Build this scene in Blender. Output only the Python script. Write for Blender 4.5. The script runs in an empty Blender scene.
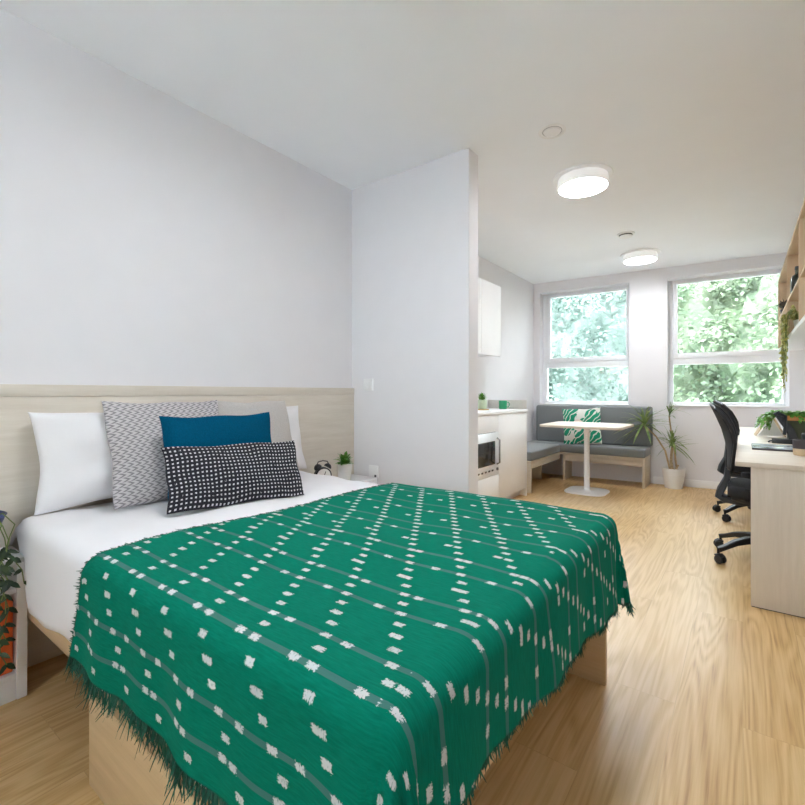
import bpy, bmesh, math, random
from mathutils import Vector, Matrix
R = random.Random(7)
PI = math.pi
scn = bpy.context.scene
COL = scn.collection

# ---------------------------------------------------------------- node helpers
class X:
    """tiny expression builder over Math nodes"""
    def __init__(s, nt, sock): s.nt = nt; s.s = sock
    def _m(s, op, *o):
        n = s.nt.nodes.new('ShaderNodeMath'); n.operation = op
        for i, v in enumerate((s,) + o):
            if isinstance(v, X): s.nt.links.new(v.s, n.inputs[i])
            else: n.inputs[i].default_value = v
        return X(s.nt, n.outputs[0])
    def __add__(s, o): return s._m('ADD', o)
    def __sub__(s, o): return s._m('SUBTRACT', o)
    def __mul__(s, o): return s._m('MULTIPLY', o)
    def __truediv__(s, o): return s._m('DIVIDE', o)
    def lt(s, o): return s._m('LESS_THAN', o)
    def gt(s, o): return s._m('GREATER_THAN', o)
    def abs(s): return s._m('ABSOLUTE')
    def round(s): return s._m('ROUND')
    def floor(s): return s._m('FLOOR')
    def frac(s): return s._m('FRACT')
    def sin(s): return s._m('SINE')
    def mx(s, o): return s._m('MAXIMUM', o)
    def mn(s, o): return s._m('MINIMUM', o)
    def pw(s, o): return s._m('POWER', o)

def newmat(name):
    m = bpy.data.materials.new(name); m.use_nodes = True
    nt = m.node_tree
    return m, nt, nt.nodes['Principled BSDF']

def coords(nt, kind='Object'):
    tc = nt.nodes.new('ShaderNodeTexCoord')
    return tc.outputs[kind]

def mapping(nt, sock, scale=(1, 1, 1), rot=(0, 0, 0), loc=(0, 0, 0)):
    mp = nt.nodes.new('ShaderNodeMapping')
    mp.inputs['Scale'].default_value = scale
    mp.inputs['Rotation'].default_value = rot
    mp.inputs['Location'].default_value = loc
    nt.links.new(sock, mp.inputs['Vector'])
    return mp.outputs[0]

def noise(nt, vec, scale, detail=3, rough=.5, dist=0.0):
    n = nt.nodes.new('ShaderNodeTexNoise')
    n.inputs['Scale'].default_value = scale; n.inputs['Detail'].default_value = detail
    n.inputs['Roughness'].default_value = rough; n.inputs['Distortion'].default_value = dist
    nt.links.new(vec, n.inputs['Vector'])
    return n.outputs['Fac']

def ramp(nt, fac, stops):
    r = nt.nodes.new('ShaderNodeValToRGB')
    el = r.color_ramp.elements
    while len(el) < len(stops): el.new(.5)
    for e, (p, c) in zip(el, stops):
        e.position = p; e.color = (*c, 1)
    nt.links.new(fac, r.inputs[0])
    return r.outputs[0]

def mixc(nt, fac, a, b):
    n = nt.nodes.new('ShaderNodeMix'); n.data_type = 'RGBA'
    f = fac.s if isinstance(fac, X) else fac
    if hasattr(f, 'links'): nt.links.new(f, n.inputs['Factor'])
    else: n.inputs['Factor'].default_value = f
    for v, k in ((a, 6), (b, 7)):
        if hasattr(v, 'links'): nt.links.new(v, n.inputs[k])
        else: n.inputs[k].default_value = (*v, 1)
    return n.outputs[2]

def bump(nt, bsdf, h, strength=.2, dist=.002):
    b = nt.nodes.new('ShaderNodeBump')
    b.inputs['Strength'].default_value = strength; b.inputs['Distance'].default_value = dist
    nt.links.new(h.s if isinstance(h, X) else h, b.inputs['Height'])
    nt.links.new(b.outputs[0], bsdf.inputs['Normal'])

def pm(name, col, rough=.5, var=.06, scale=25, bmp=0.0, metal=0.0, spec=.5, sheen=0, bd=.002):
    m, nt, b = newmat(name)
    v = coords(nt)
    f = noise(nt, v, scale, 3)
    lo = tuple(max(0, c * (1 - var)) for c in col); hi = tuple(min(1, c * (1 + var)) for c in col)
    nt.links.new(ramp(nt, f, [(.3, lo), (.7, hi)]), b.inputs['Base Color'])
    b.inputs['Roughness'].default_value = rough; b.inputs['Metallic'].default_value = metal
    b.inputs['Specular IOR Level'].default_value = spec
    if sheen: b.inputs['Sheen Weight'].default_value = sheen
    if bmp: bump(nt, b, f, bmp, bd)
    return m

def wood(name, dark, light, axis='Y', rough=.5, sc=1.0):
    m, nt, b = newmat(name)
    v = coords(nt)
    s = {'X': (.6, 9, 9), 'Y': (9, .6, 9), 'Z': (9, 9, .6)}[axis]
    v2 = mapping(nt, v, tuple(q * sc for q in s))
    f = noise(nt, v2, 3.0, 5, .6, .6)
    f2 = noise(nt, mapping(nt, v, tuple(q * sc * 5 for q in s)), 4.0, 2, .5)
    a = X(nt, f) * .75 + X(nt, f2) * .25
    nt.links.new(ramp(nt, a.s, [(.32, dark), (.55, tuple((p + q) / 2 for p, q in zip(dark, light))), (.72, light)]), b.inputs['Base Color'])
    b.inputs['Roughness'].default_value = rough
    bump(nt, b, a, .08, .001)
    return m

M = {}
M['wall'] = pm('painted plaster', (.785, .775, .80), .85, .01, 6, .05)
M['ceil'] = pm('ceiling paint', (.90, .925, .965), .9, .006, 5, .03)
M['white'] = pm('white lacquer', (.86, .86, .87), .35, .01, 12)
M['frame'] = pm('window frame white', (.85, .865, .89), .4, .01, 10)
M['oakY'] = wood('pale oak along wall', (.615, .555, .47), (.73, .68, .60), 'Y')
M['oakX'] = wood('pale oak across', (.57, .49, .39), (.69, .61, .51), 'X')
M['oakZ'] = wood('pale oak upright', (.58, .51, .42), (.68, .61, .52), 'Z')
M['tanX'] = wood('honey oak across', (.53, .37, .20), (.66, .49, .29), 'X')
M['tanY'] = wood('honey oak along', (.55, .40, .25), (.68, .53, .36), 'Y')
M['tanZ'] = wood('honey oak upright', (.56, .41, .26), (.69, .54, .37), 'Z')
M['sheet'] = pm('white cotton', (.77, .76, .775), .9, .01, 8, .15, sheen=.2, bd=.004)
M['pillow'] = pm('white pillowcase', (.79, .78, .79), .9, .01, 7, .25, sheen=.2, bd=.006)
M['grey'] = pm('grey upholstery', (.20, .215, .225), .9, .10, 260, .2, sheen=.3, bd=.001)
M['teal'] = pm('teal velvet', (.001, .068, .135), .95, .12, 180, .2, spec=.05, bd=.001)
M['blackplastic'] = pm('black plastic', (.012, .014, .018), .45, .1, 40)
M['blackmesh'] = pm('black mesh fabric', (.014, .018, .026), .8, .3, 500, .3, bd=.001)
M['blacksoft'] = pm('black seat fabric', (.010, .011, .014), .9, .2, 300, .3, bd=.001)
M['steel'] = pm('brushed steel', (.80, .81, .83), .35, .03, 60, metal=.35)
M['chrome'] = pm('dark chrome', (.30, .30, .32), .25, .04, 60, metal=1)
M['glassdark'] = pm('dark oven glass', (.02, .022, .025), .12, .05, 30)
M['panelwhite'] = pm('white kitchen laminate', (.85, .85, .86), .5, .008, 14)
M['worktop'] = pm('stone worktop', (.66, .64, .61), .4, .06, 120)
M['ceramic'] = pm('white ceramic', (.80, .79, .77), .35, .015, 30)
M['soil'] = pm('potting soil', (.06, .04, .025), .95, .4, 90, .6, bd=.006)
M['terracotta'] = pm('terracotta', (.62, .26, .10), .8, .08, 60, .1)
M['navy'] = pm('navy glaze', (.03, .05, .16), .3, .08, 20)
M['orange'] = pm('orange card', (.72, .13, .03), .7, .05, 30)
M['green mug'] = pm('green glaze', (.03, .36, .17), .3, .04, 30)
M['palegreen'] = pm('pale green glaze', (.55, .66, .48), .4, .05, 30)
M['tealmug'] = pm('teal glaze', (.05, .34, .32), .3, .05, 30)
M['cork'] = pm('bamboo coaster', (.62, .43, .18), .7, .12, 80)
M['kraft'] = pm('kraft card', (.60, .46, .29), .8, .05, 60)
M['paper'] = pm('white paper', (.80, .79, .76), .8, .01, 40)
M['olive'] = pm('dark olive glaze', (.035, .045, .02), .4, .1, 40)
M['charcoal'] = pm('charcoal glaze', (.06, .05, .055), .5, .1, 50)
M['bottle'] = pm('dark bottle glass', (.025, .03, .02), .2, .1, 30)
M['bluegrey'] = pm('blue grey cloth', (.16, .20, .26), .8, .1, 60)
M['cane'] = pm('plant cane', (.50, .36, .21), .8, .2, 60, .3)
M['stem'] = pm('green stem', (.16, .22, .06), .7, .2, 60)
M['bark'] = pm('tree bark', (.10, .075, .05), .9, .3, 12, .5, bd=.02)
M['ground'] = pm('pale bounce gravel', (.60, .58, .54), .95, .1, 3)  # kept pale so it bounces daylight up through the windows
M['darkgrey'] = pm('vent grey', (.05, .05, .055), .6, .1, 30)
M['fringe'] = pm('green yarn', (.003, .10, .062), .9, .3, 200, sheen=.2)
M['seam'] = pm('shadow gap grey', (.45, .45, .46), .6, .02, 30)

def leafmat(name, c1, c2, c3, scale=9, trans=.35, rough=.45):
    m, nt, b = newmat(name)
    f = noise(nt, coords(nt), scale, 2)
    c = ramp(nt, f, [(.3, c1), (.5, c2), (.7, c3)])
    nt.links.new(c, b.inputs['Base Color']); b.inputs['Roughness'].default_value = rough
    t = nt.nodes.new('ShaderNodeBsdfTranslucent'); nt.links.new(c, t.inputs['Color'])
    mx = nt.nodes.new('ShaderNodeMixShader'); mx.inputs[0].default_value = trans
    nt.links.new(b.outputs[0], mx.inputs[1]); nt.links.new(t.outputs[0], mx.inputs[2])
    nt.links.new(mx.outputs[0], nt.nodes['Material Output'].inputs['Surface'])
    return m
M['leaf dracaena'] = leafmat('dracaena leaf', (.10, .17, .05), (.20, .30, .08), (.40, .45, .18), 14)
M['leaf dark'] = leafmat('dark trailing leaf', (.008, .022, .010), (.018, .045, .016), (.045, .085, .025), 16, .15)
M['leaf bright'] = leafmat('bright leaf', (.05, .20, .03), (.13, .36, .05), (.30, .50, .12), 20)
M['leaf yellow'] = leafmat('yellow green leaf', (.22, .22, .03), (.38, .37, .08), (.52, .50, .20), 20)
M['leaf brown'] = leafmat('dried dark leaf', (.02, .015, .01), (.05, .035, .025), (.08, .06, .04), 20, .1)
M['tree cool'] = leafmat('cool tree leaf', (.017, .040, .030), (.056, .086, .071), (.14, .175, .155), 1.1, .35, .5)
M['tree warm'] = leafmat('warm tree leaf', (.022, .045, .021), (.072, .106, .058), (.175, .21, .14), 1.1, .35, .5)

# emission for lamp diffusers
m, nt, b = newmat('lamp diffuser')
f = noise(nt, coords(nt), 5, 1)
nt.links.new(ramp(nt, f, [(.2, (.94, .965, 1)), (.8, (.935, .96, 1))]), b.inputs['Emission Color'])
b.inputs['Emission Strength'].default_value = 36; b.inputs['Base Color'].default_value = (.9, .9, .9, 1)
M['diffuser'] = m
m, nt, b = newmat('opal lamp drum')
f = noise(nt, coords(nt), 8, 1)
nt.links.new(ramp(nt, f, [(.2, (.86, .86, .86)), (.8, (.88, .88, .88))]), b.inputs['Base Color'])
b.inputs['Emission Color'].default_value = (1, .99, .97, 1); b.inputs['Emission Strength'].default_value = .12; b.inputs['Roughness'].default_value = .4
M['drum'] = m

# glass: thin clear pane
m, nt, b = newmat('window glass')
tr = nt.nodes.new('ShaderNodeBsdfTransparent'); tr.inputs[0].default_value = (.95, .98, .97, 1)
gl = nt.nodes.new('ShaderNodeBsdfGlossy'); gl.inputs['Roughness'].default_value = .03
fr = nt.nodes.new('ShaderNodeFresnel'); fr.inputs[0].default_value = 1.35
mx = nt.nodes.new('ShaderNodeMixShader')
nt.links.new(fr.outputs[0], mx.inputs[0]); nt.links.new(tr.outputs[0], mx.inputs[1]); nt.links.new(gl.outputs[0], mx.inputs[2])
nt.links.new(mx.outputs[0], nt.nodes['Material Output'].inputs['Surface'])
M['glass'] = m

# floor: oak planks running along Y
m, nt, b = newmat('oak plank floor')
oc = coords(nt)
sw = mapping(nt, oc, (1, 1, 1), (0, 0, PI / 2))
br = nt.nodes.new('ShaderNodeTexBrick')
nt.links.new(sw, br.inputs['Vector'])
br.inputs['Color1'].default_value = (.0, .0, .0, 1); br.inputs['Color2'].default_value = (1, 1, 1, 1)
br.inputs['Mortar'].default_value = (.5, .5, .5, 1)
br.inputs['Scale'].default_value = 1.0; br.inputs['Mortar Size'].default_value = .0012
br.inputs['Brick Width'].default_value = 1.35; br.inputs['Row Height'].default_value = .19; br.offset = .37
sep = nt.nodes.new('ShaderNodeSeparateXYZ'); nt.links.new(oc, sep.inputs[0])
cmb = nt.nodes.new('ShaderNodeCombineXYZ')
rowid = X(nt, br.outputs['Color']) * 7.0
nt.links.new((X(nt, sep.outputs[0]) + rowid).s, cmb.inputs[0])
nt.links.new((X(nt, sep.outputs[1]) + rowid).s, cmb.inputs[1])
v1 = mapping(nt, cmb.outputs[0], (7, .55, 1))
broad = noise(nt, v1, 1.1, 2, .5, .4)
rings = (X(nt, broad) * 75.0).sin() * .5 + .5
fine = noise(nt, mapping(nt, cmb.outputs[0], (130, 3, 1)), 1.0, 3, .6)
g = rings * .21 + X(nt, fine) * .59 + X(nt, br.outputs['Color']) * .13 + .035
c = ramp(nt, g.s, [(.14, (.30, .15, .045)), (.38, (.54, .34, .14)), (.62, (.65, .45, .215)), (.95, (.72, .53, .29))])
c = mixc(nt, X(nt, br.outputs['Fac']) * .30, c, (.34, .20, .085))
nt.links.new(c, b.inputs['Base Color']); b.inputs['Roughness'].default_value = .36
bump(nt, b, g, .06, .001)
M['floor'] = m

# throw: green ikat with grey stripes and pale dashes; UV is in metres of cloth
m, nt, b = newmat('green ikat weave')
uvn = coords(nt, 'UV')
n1 = noise(nt, mapping(nt, uvn, (420, 90, 1)), 1.0, 2)
n2 = noise(nt, mapping(nt, uvn, (90, 420, 1), (0, 0, 0), (5, 3, 0)), 1.0, 2)
sp = nt.nodes.new('ShaderNodeSeparateXYZ'); nt.links.new(uvn, sp.inputs[0])
U = ((X(nt, sp.outputs[0]) + .425).abs() * -1.0 - .425) + (X(nt, n2) - .5) * .022
V = X(nt, sp.outputs[1]) + (X(nt, n1) - .5) * .014
def dots(sign, c0, vstep, v0, hu, hv):
    j = ((V - v0) / vstep).round()
    vj = j * vstep + v0
    w = vj * (.63 * sign) - c0
    i = ((U + w) / .155).round()
    du = (U + w - i * .155).abs(); dv = (V - vj).abs()
    return du.lt(hu) * dv.lt(hv)
d1 = dots(1, -.557, .0392, .59, .0112, .0068)
d2 = dots(-1, -1.248, .0784, .512, .0112, .0068)
def stripe(c0):
    q = (X(nt, sp.outputs[1]) - c0) / .2352
    return ((q - q.round()) * .2352).abs().lt(.0062)
st = stripe(.512).mx(stripe(.5904))
nn = noise(nt, mapping(nt, uvn, (30, 300, 1)), 1, 2)
basec = ramp(nt, nn, [(.3, (.001, .138, .086)), (.7, (.002, .18, .116))])
c = mixc(nt, st * .65, basec, (.085, .165, .165))
dm = d1.mx(d2)
c = mixc(nt, dm * (X(nt, n1).gt(.36)) * .92, c, (.60, .60, .60))
nt.links.new(c, b.inputs['Base Color']); b.inputs['Roughness'].default_value = .85
b.inputs['Specular IOR Level'].default_value = .05
bump(nt, b, X(nt, n1) + X(nt, n2), .25, .001)
M['throw'] = m

# grey cushion with wavy dashes
m, nt, b = newmat('grey zigzag knit')
uvn = coords(nt, 'UV'); sp = nt.nodes.new('ShaderNodeSeparateXYZ'); nt.links.new(uvn, sp.inputs[0])
u, v = X(nt, sp.outputs[0]), X(nt, sp.outputs[1])
row = (v * 52.0).floor()
ph = (row * .5).frac() * 2.0
z = ((v * 52.0).frac() - .5).abs() * 1.3
k = (u * 35.0 + ph * .5 + z).frac()
line = k.lt(.42)
c = mixc(nt, line * .85, (.53, .505, .505), (.19, .178, .19))
nt.links.new(c, b.inputs['Base Color']); b.inputs['Roughness'].default_value = .95
bump(nt, b, line, .35, .002)
M['zigzag'] = m
M['greigecushion'] = pm('greige linen', (.50, .475, .45), .95, .10, 240, .3, bd=.001)

# black lumbar cushion with grid of pale squares
m, nt, b = newmat('black grid weave')
uvn = coords(nt, 'UV')
nz = noise(nt, mapping(nt, uvn, (60, 60, 1)), 1, 2)
sp = nt.nodes.new('ShaderNodeSeparateXYZ'); nt.links.new(uvn, sp.inputs[0])
wob = noise(nt, mapping(nt, uvn, (7, 7, 1)), 1, 1)
u = X(nt, sp.outputs[0]) + (X(nt, wob) - .5) * .02; v = X(nt, sp.outputs[1]) + (X(nt, nz) - .5) * .004 + (X(nt, wob) - .5) * .02
a = (((u / .0166).frac() - .5).abs()).lt(.21); bb = (((v / .0166).frac() - .5).abs()).lt(.19)
c = mixc(nt, a * bb * (X(nt, nz).gt(.33)), (.010, .010, .016), (.56, .55, .57))
nt.links.new(c, b.inputs['Base Color']); b.inputs['Roughness'].default_value = .9
M['grid'] = m

# tropical leaf print for bench cushion
m, nt, b = newmat('leaf print')
uvn = coords(nt, 'UV')
vo = nt.nodes.new('ShaderNodeTexVoronoi'); vo.inputs['Scale'].default_value = 9
wv = nt.nodes.new('ShaderNodeTexWave'); wv.inputs['Scale'].default_value = 7; wv.inputs['Distortion'].default_value = 9; wv.inputs['Detail'].default_value = 1
nt.links.new(uvn, vo.inputs['Vector']); nt.links.new(mapping(nt, uvn, (1, 1, 1), (0, 0, .7)), wv.inputs['Vector'])
sp = nt.nodes.new('ShaderNodeSeparateXYZ'); nt.links.new(uvn, sp.inputs[0])
u, v = X(nt, sp.outputs[0]), X(nt, sp.outputs[1])
du = (u - .19) / .065; dv = (v - .24) / .075
blob = (du * du + dv * dv).lt(1.0)
leafm = X(nt, wv.outputs['Fac']).gt(.13) * X(nt, vo.outputs['Distance']).lt(.70)
c = mixc(nt, leafm, (.74, .76, .72), (.008, .30, .17))
c = mixc(nt, blob, c, (.78, .68, .63))
nt.links.new(c, b.inputs['Base Color']); b.inputs['Roughness'].default_value = .9
M['leafprint'] = m

# magazine cover
m, nt, b = newmat('glossy cover')
vv = coords(nt)
c = ramp(nt, noise(nt, vv, 9, 3), [(.35, (.12, .15, .19)), (.5, (.40, .47, .55)), (.65, (.68, .72, .76))])
nt.links.new(c, b.inputs['Base Color']); b.inputs['Roughness'].default_value = .2
M['cover'] = m

# ---------------------------------------------------------------- mesh helpers
class MB:
    def __init__(s): s.bm = bmesh.new(); s.uv = None
    def box(s, x0, x1, y0, y1, z0, z1, bev=.003, seg=2):
        vs = [s.bm.verts.new(p) for p in ((x0, y0, z0), (x1, y0, z0), (x1, y1, z0), (x0, y1, z0), (x0, y0, z1), (x1, y0, z1), (x1, y1, z1), (x0, y1, z1))]
        fs = [s.bm.faces.new([vs[i] for i in f]) for f in ((3, 2, 1, 0), (4, 5, 6, 7), (0, 1, 5, 4), (1, 2, 6, 5), (2, 3, 7, 6), (3, 0, 4, 7))]
        if bev:
            es = list({e for f in fs for e in f.edges})
            bmesh.ops.bevel(s.bm, geom=es, offset=bev, segments=seg, affect='EDGES', profile=.5, clamp_overlap=True)
        return s
    def prism(s, poly, z0, z1, bev=.003, seg=2):
        lo = [s.bm.verts.new((x, y, z0)) for x, y in poly]; hi = [s.bm.verts.new((x, y, z1)) for x, y in poly]
        n = len(poly)
        fs = [s.bm.faces.new(lo[::-1]), s.bm.faces.new(hi)]
        fs += [s.bm.faces.new((lo[i], lo[(i + 1) % n], hi[(i + 1) % n], hi[i])) for i in range(n)]
        if bev:
            es = list({e for f in fs[:2] for e in f.edges})
            if n < 9: es = list({e for f in fs for e in f.edges})
            bmesh.ops.bevel(s.bm, geom=es, offset=bev, segments=seg, affect='EDGES', profile=.5, clamp_overlap=True)
        return s
    def lathe(s, prof, cx=0, cy=0, cz=0, n=32):
        rings = []
        for r, z in prof:
            if r < 1e-6: rings.append([s.bm.verts.new((cx, cy, cz + z))])
            else: rings.append([s.bm.verts.new((cx + r * math.cos(2 * PI * i / n), cy + r * math.sin(2 * PI * i / n), cz + z)) for i in range(n)])
        for a, b in zip(rings, rings[1:]):
            for i in range(n):
                j = (i + 1) % n
                if len(a) == 1 and len(b) == 1: break
                if len(a) == 1: s.bm.faces.new((a[0], b[i], b[j]))
                elif len(b) == 1: s.bm.faces.new((a[i], a[j], b[0]))
                else: s.bm.faces.new((a[i], a[j], b[j], b[i]))
        return s
    def tube(s, pts, rad, n=10, cap=True):
        pts = [Vector(p) for p in pts]
        if not isinstance(rad, (list, tuple)): rad = [rad] * len(pts)
        prev = None; rings = []
        for i, p in enumerate(pts):
            d = (pts[min(i + 1, len(pts) - 1)] - pts[max(i - 1, 0)]).normalized()
            if prev is None:
                up = Vector((0, 0, 1)) if abs(d.z) < .9 else Vector((1, 0, 0))
                a = d.cross(up).normalized()
            else:
                a = (prev - d * prev.dot(d)).normalized()
            prev = a; b = d.cross(a)
            rings.append([s.bm.verts.new(p + (a * math.cos(2 * PI * k / n) + b * math.sin(2 * PI * k / n)) * rad[i]) for k in range(n)])
        for a, b in zip(rings, rings[1:]):
            for k in range(n):
                j = (k + 1) % n
                s.bm.faces.new((a[k], a[j], b[j], b[k]))
        if cap:
            s.bm.faces.new(rings[0][::-1]); s.bm.faces.new(rings[-1])
        return s
    def bar(s, pts, w, h, side):
        """rectangular section swept along pts; side = lateral unit vector"""
        pts = [Vector(p) for p in pts]; side = Vector(side).normalized(); rings = []
        for i, p in enumerate(pts):
            d = (pts[min(i + 1, len(pts) - 1)] - pts[max(i - 1, 0)]).normalized()
            u = side.cross(d).normalized()
            ww = w[i] if isinstance(w, (list, tuple)) else w; hh = h[i] if isinstance(h, (list, tuple)) else h
            c = .3
            prof = [(-1, -1 + c), (-1 + c, -1), (1 - c, -1), (1, -1 + c), (1, 1 - c), (1 - c, 1), (-1 + c, 1), (-1, 1 - c)]
            rings.append([s.bm.verts.new(p + side * (a * ww / 2) + u * (b * hh / 2)) for a, b in prof])
        n = 8
        for a, b in zip(rings, rings[1:]):
            for k in range(n): s.bm.faces.new((a[k], a[(k + 1) % n], b[(k + 1) % n], b[k]))
        s.bm.faces.new(rings[0][::-1]); s.bm.faces.new(rings[-1])
        return s
    def leaf(s, base, d, up, L, W, droop=.2, seg=4, fold=.15, tip=.0):
        """a curved, folded blade"""
        d = Vector(d).normalized(); up = Vector(up); sd = d.cross(up)
        if sd.length < 1e-3: sd = d.cross(Vector((1, .3, 0)))
        sd.normalize(); up = sd.cross(d).normalized()
        rows = []
        for i in range(seg + 1):
            t = i / seg
            w = W / 2 * (math.sin(PI * min(1, (t * .86 + .14))) ** .7) if i < seg else W * tip + .0006
            p = Vector(base) + d * (L * t) + Vector((0, 0, -droop * L * t * t))
            rows.append((s.bm.verts.new(p - sd * w + up * (w * fold)), s.bm.verts.new(p), s.bm.verts.new(p + sd * w + up * (w * fold))))
        for a, b in zip(rows, rows[1:]):
            s.bm.faces.new((a[0], a[1], b[1], b[0])); s.bm.faces.new((a[1], a[2], b[2], b[1]))
        return s
    def grid(s, nu, nv, fn, uvfn=None):
        if uvfn and s.uv is None: s.uv = s.bm.loops.layers.uv.new('UVMap')
        V = [[s.bm.verts.new(fn(i / nu, j / nv)) for j in range(nv + 1)] for i in range(nu + 1)]
        for i in range(nu):
            for j in range(nv):
                f = s.bm.faces.new((V[i][j], V[i + 1][j], V[i + 1][j + 1], V[i][j + 1]))
                if uvfn:
                    for l, (a, b) in zip(f.loops, ((i, j), (i + 1, j), (i + 1, j + 1), (i, j + 1))):
                        l[s.uv].uv = uvfn(a / nu, b / nv)
        return s
    def xf(s, mat):
        bmesh.ops.transform(s.bm, matrix=mat, verts=s.bm.verts); return s
    def build(s, name, mat, parent=None, smooth=35, normals=True):
        if normals: bmesh.ops.recalc_face_normals(s.bm, faces=s.bm.faces)
        me = bpy.data.meshes.new(name); s.bm.to_mesh(me); s.bm.free()
        me.materials.append(M[mat] if isinstance(mat, str) else mat)
        if smooth:
            for p in me.polygons: p.use_smooth = True
            if smooth < 180: me.set_sharp_from_angle(angle=math.radians(smooth))
        o = bpy.data.objects.new(name, me); COL.objects.link(o)
        if parent:
            o.parent = parent
        return o

def tag(o, label=None, cat=None, group=None, kind=None):
    if label: o['label'] = label
    if cat: o['category'] = cat
    if group: o['group'] = group
    if kind: o['kind'] = kind
    return o
def thing(name, label, cat, loc=(0, 0, 0), rz=0, group=None):
    o = bpy.data.objects.new(name, None); COL.objects.link(o); o.empty_display_size = .1
    o.location = loc; o.rotation_euler = (0, 0, rz)
    return tag(o, label, cat, group)
def dup(o, parent=None):
    c = o.copy(); COL.objects.link(c)
    if parent: c.parent = parent
    for ch in list(o.children): dup(ch, c)
    return c
def struct(o, label=None, cat=None): return tag(o, label, cat, None, 'structure')

# ---------------------------------------------------------------- room dimensions
H = 2.57
XL, XR = -2.29, .59
YR = -1.6                       # wall behind the camera
WA = math.radians(4.86)         # the window wall is slightly out of square
WY = 6.24
def wpt(s, o=0.0): return (s * math.cos(WA) - o * math.sin(WA), WY + s * math.sin(WA) + o * math.cos(WA))
WM = Matrix.Translation((0, WY, 0)) @ Matrix.Rotation(WA, 4, 'Z')
WT = .27
def wy(x): return WY + x * math.tan(WA)

struct(MB().box(XL - .15, XR + .15, YR - .15, 6.75, -.12, 0, 0).build('floor', 'floor', smooth=0), 'pale oak plank floor of the studio', 'floor')
struct(MB().box(XL - .15, XR + .15, YR - .15, 6.75, H, H + .2, 0).build('ceiling', 'ceil', smooth=0), 'flat white ceiling', 'ceiling')
struct(MB().box(XL - .15, XL, YR - .15, 6.45, 0, H, 0).build('wall_left', 'wall', smooth=0), 'long white wall behind headboard and kitchen', 'wall')
struct(MB().box(XR, XR + .15, YR - .15, 6.6, 0, H, 0).build('wall_right', 'wall', smooth=0), 'white wall behind desk and shelves', 'wall')
b = MB()
RX0, RX1, RZ0, RZ1 = -1.1, -.5, 1.0, 2.35  # opening for the added rear window
b.box(XL, RX0, YR - .15, YR, 0, H, 0); b.box(RX1, XR, YR - .15, YR, 0, H, 0); b.box(RX0, RX1, YR - .15, YR, 0, RZ0, 0); b.box(RX0, RX1, YR - .15, YR, RZ1, H, 0)
struct(b.build('wall_rear', 'wall', smooth=0), 'white wall behind the viewer', 'wall')
struct(MB().box(XL, -1.325, 2.44, 2.561, 0, H, .004).build('wall_partition', 'wall', smooth=0), 'white partition wall between bed and kitchen', 'wall')
# window wall with two openings, in its own frame (s along the wall, outwards = +y)
LO = (-2.213, -1.126); RO = (-.717, .392); SILL, HEAD = .93, 2.44
b = MB()
b.box(-2.48, LO[0], 0, WT, 0, H, 0); b.box(LO[1], RO[0], 0, WT, 0, H, 0); b.box(RO[1], .75, 0, WT, 0, H, 0)
for o in (LO, RO):
    b.box(o[0], o[1], 0, WT, 0, SILL, 0); b.box(o[0], o[1], 0, WT, HEAD, H, 0)
struct(b.xf(WM).build('wall_back', 'wall', smooth=0), 'white window wall with two tall openings', 'wall')

def window(idx, o, label):
    r = bpy.data.objects.new('window_%d' % idx, None); COL.objects.link(r); struct(r, label, 'window')
    r.location = (*wpt((o[0] + o[1]) / 2, .2), SILL); r.rotation_euler = (0, 0, WA)
    w = (o[1] - o[0]) / 2; h = HEAD - SILL
    y0, y1 = -.03, .045
    e = .001
    f = MB()
    fw = .055; fr = .026; ft = .028
    f.box(-w + e, -w + fw, y0, y1, e, h - e, .004); f.box(w - fr, w - e, y0, y1, e, h - e, .004)
    f.box(-w + fw, w - fr, y0, y1, h - ft, h - e, .004); f.box(-w + fw, w - fr, y0, y1, e, .045, .004)
    t0, t1 = 1.425 - SILL, 1.50 - SILL
    f.box(-w + fw, w - fr, y0, y1, t0, t1, .004)
    f.build('frame', 'frame', r)
    s = MB(); sw = .045; sr = .022
    a0, a1, b0, b1 = -w + fw, w - fr, t1, h - ft
    s.box(a0, a0 + sw, y0 - .012, y1 - .02, b0, b1, .004); s.box(a1 - sr, a1, y0 - .012, y1 - .02, b0, b1, .004)
    s.box(a0 + sw, a1 - sr, y0 - .012, y1 - .02, b0, b0 + .06, .004); s.box(a0 + sw, a1 - sr, y0 - .012, y1 - .02, b1 - .02, b1, .004)
    sash = s.build('sash', 'frame', r)
    hd = MB().box(-.06, .06, y0 - .045, y0 - .028, b0 + .02, b0 + .038, .004); hd.box(-.02, .02, y0 - .028, y0 - .012, b0 + .016, b0 + .042, .003)
    hd.build('handle', 'frame', sash)
    MB().box(a0 + sw, a1 - sr, .003, .009, b0 + .06, b1 - .02, 0).build('pane', 'glass', sash, smooth=0)
    MB().box(-w + fw, w - fr, .003, .009, .045, t0, 0).build('pane', 'glass', r, smooth=0)
    MB().box(-w + e, w - e, -.215, y0, .0, .014, .004).build('sill', 'white', r)
    return r
window(1, LO, 'left window above the bench, white frame')
r = bpy.data.objects.new('window_3', None); COL.objects.link(r); struct(r, 'unseen window added behind the viewer to brighten the room', 'window')
r.location = (0, YR - .08, 0)  # window added out of view to let in fill light
b = MB(); q = .05
for x0, x1, z0, z1 in ((RX0, RX0 + q, RZ0, RZ1), (RX1 - q, RX1, RZ0, RZ1), (RX0 + q, RX1 - q, RZ0, RZ0 + q), (RX0 + q, RX1 - q, RZ1 - q, RZ1), (-.822, -.778, RZ0 + q, RZ1 - q)): b.box(x0, x1, -.03, .03, z0, z1, .003)
b.build('frame', 'frame', r)
for x0, x1 in ((RX0 + q, -.822), (-.778, RX1 - q)): MB().box(x0, x1, -.003, .003, RZ0 + q, RZ1 - q, 0).build('pane', 'glass', r, smooth=0)
window(2, RO, 'right window beside the desk, white frame')

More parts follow.
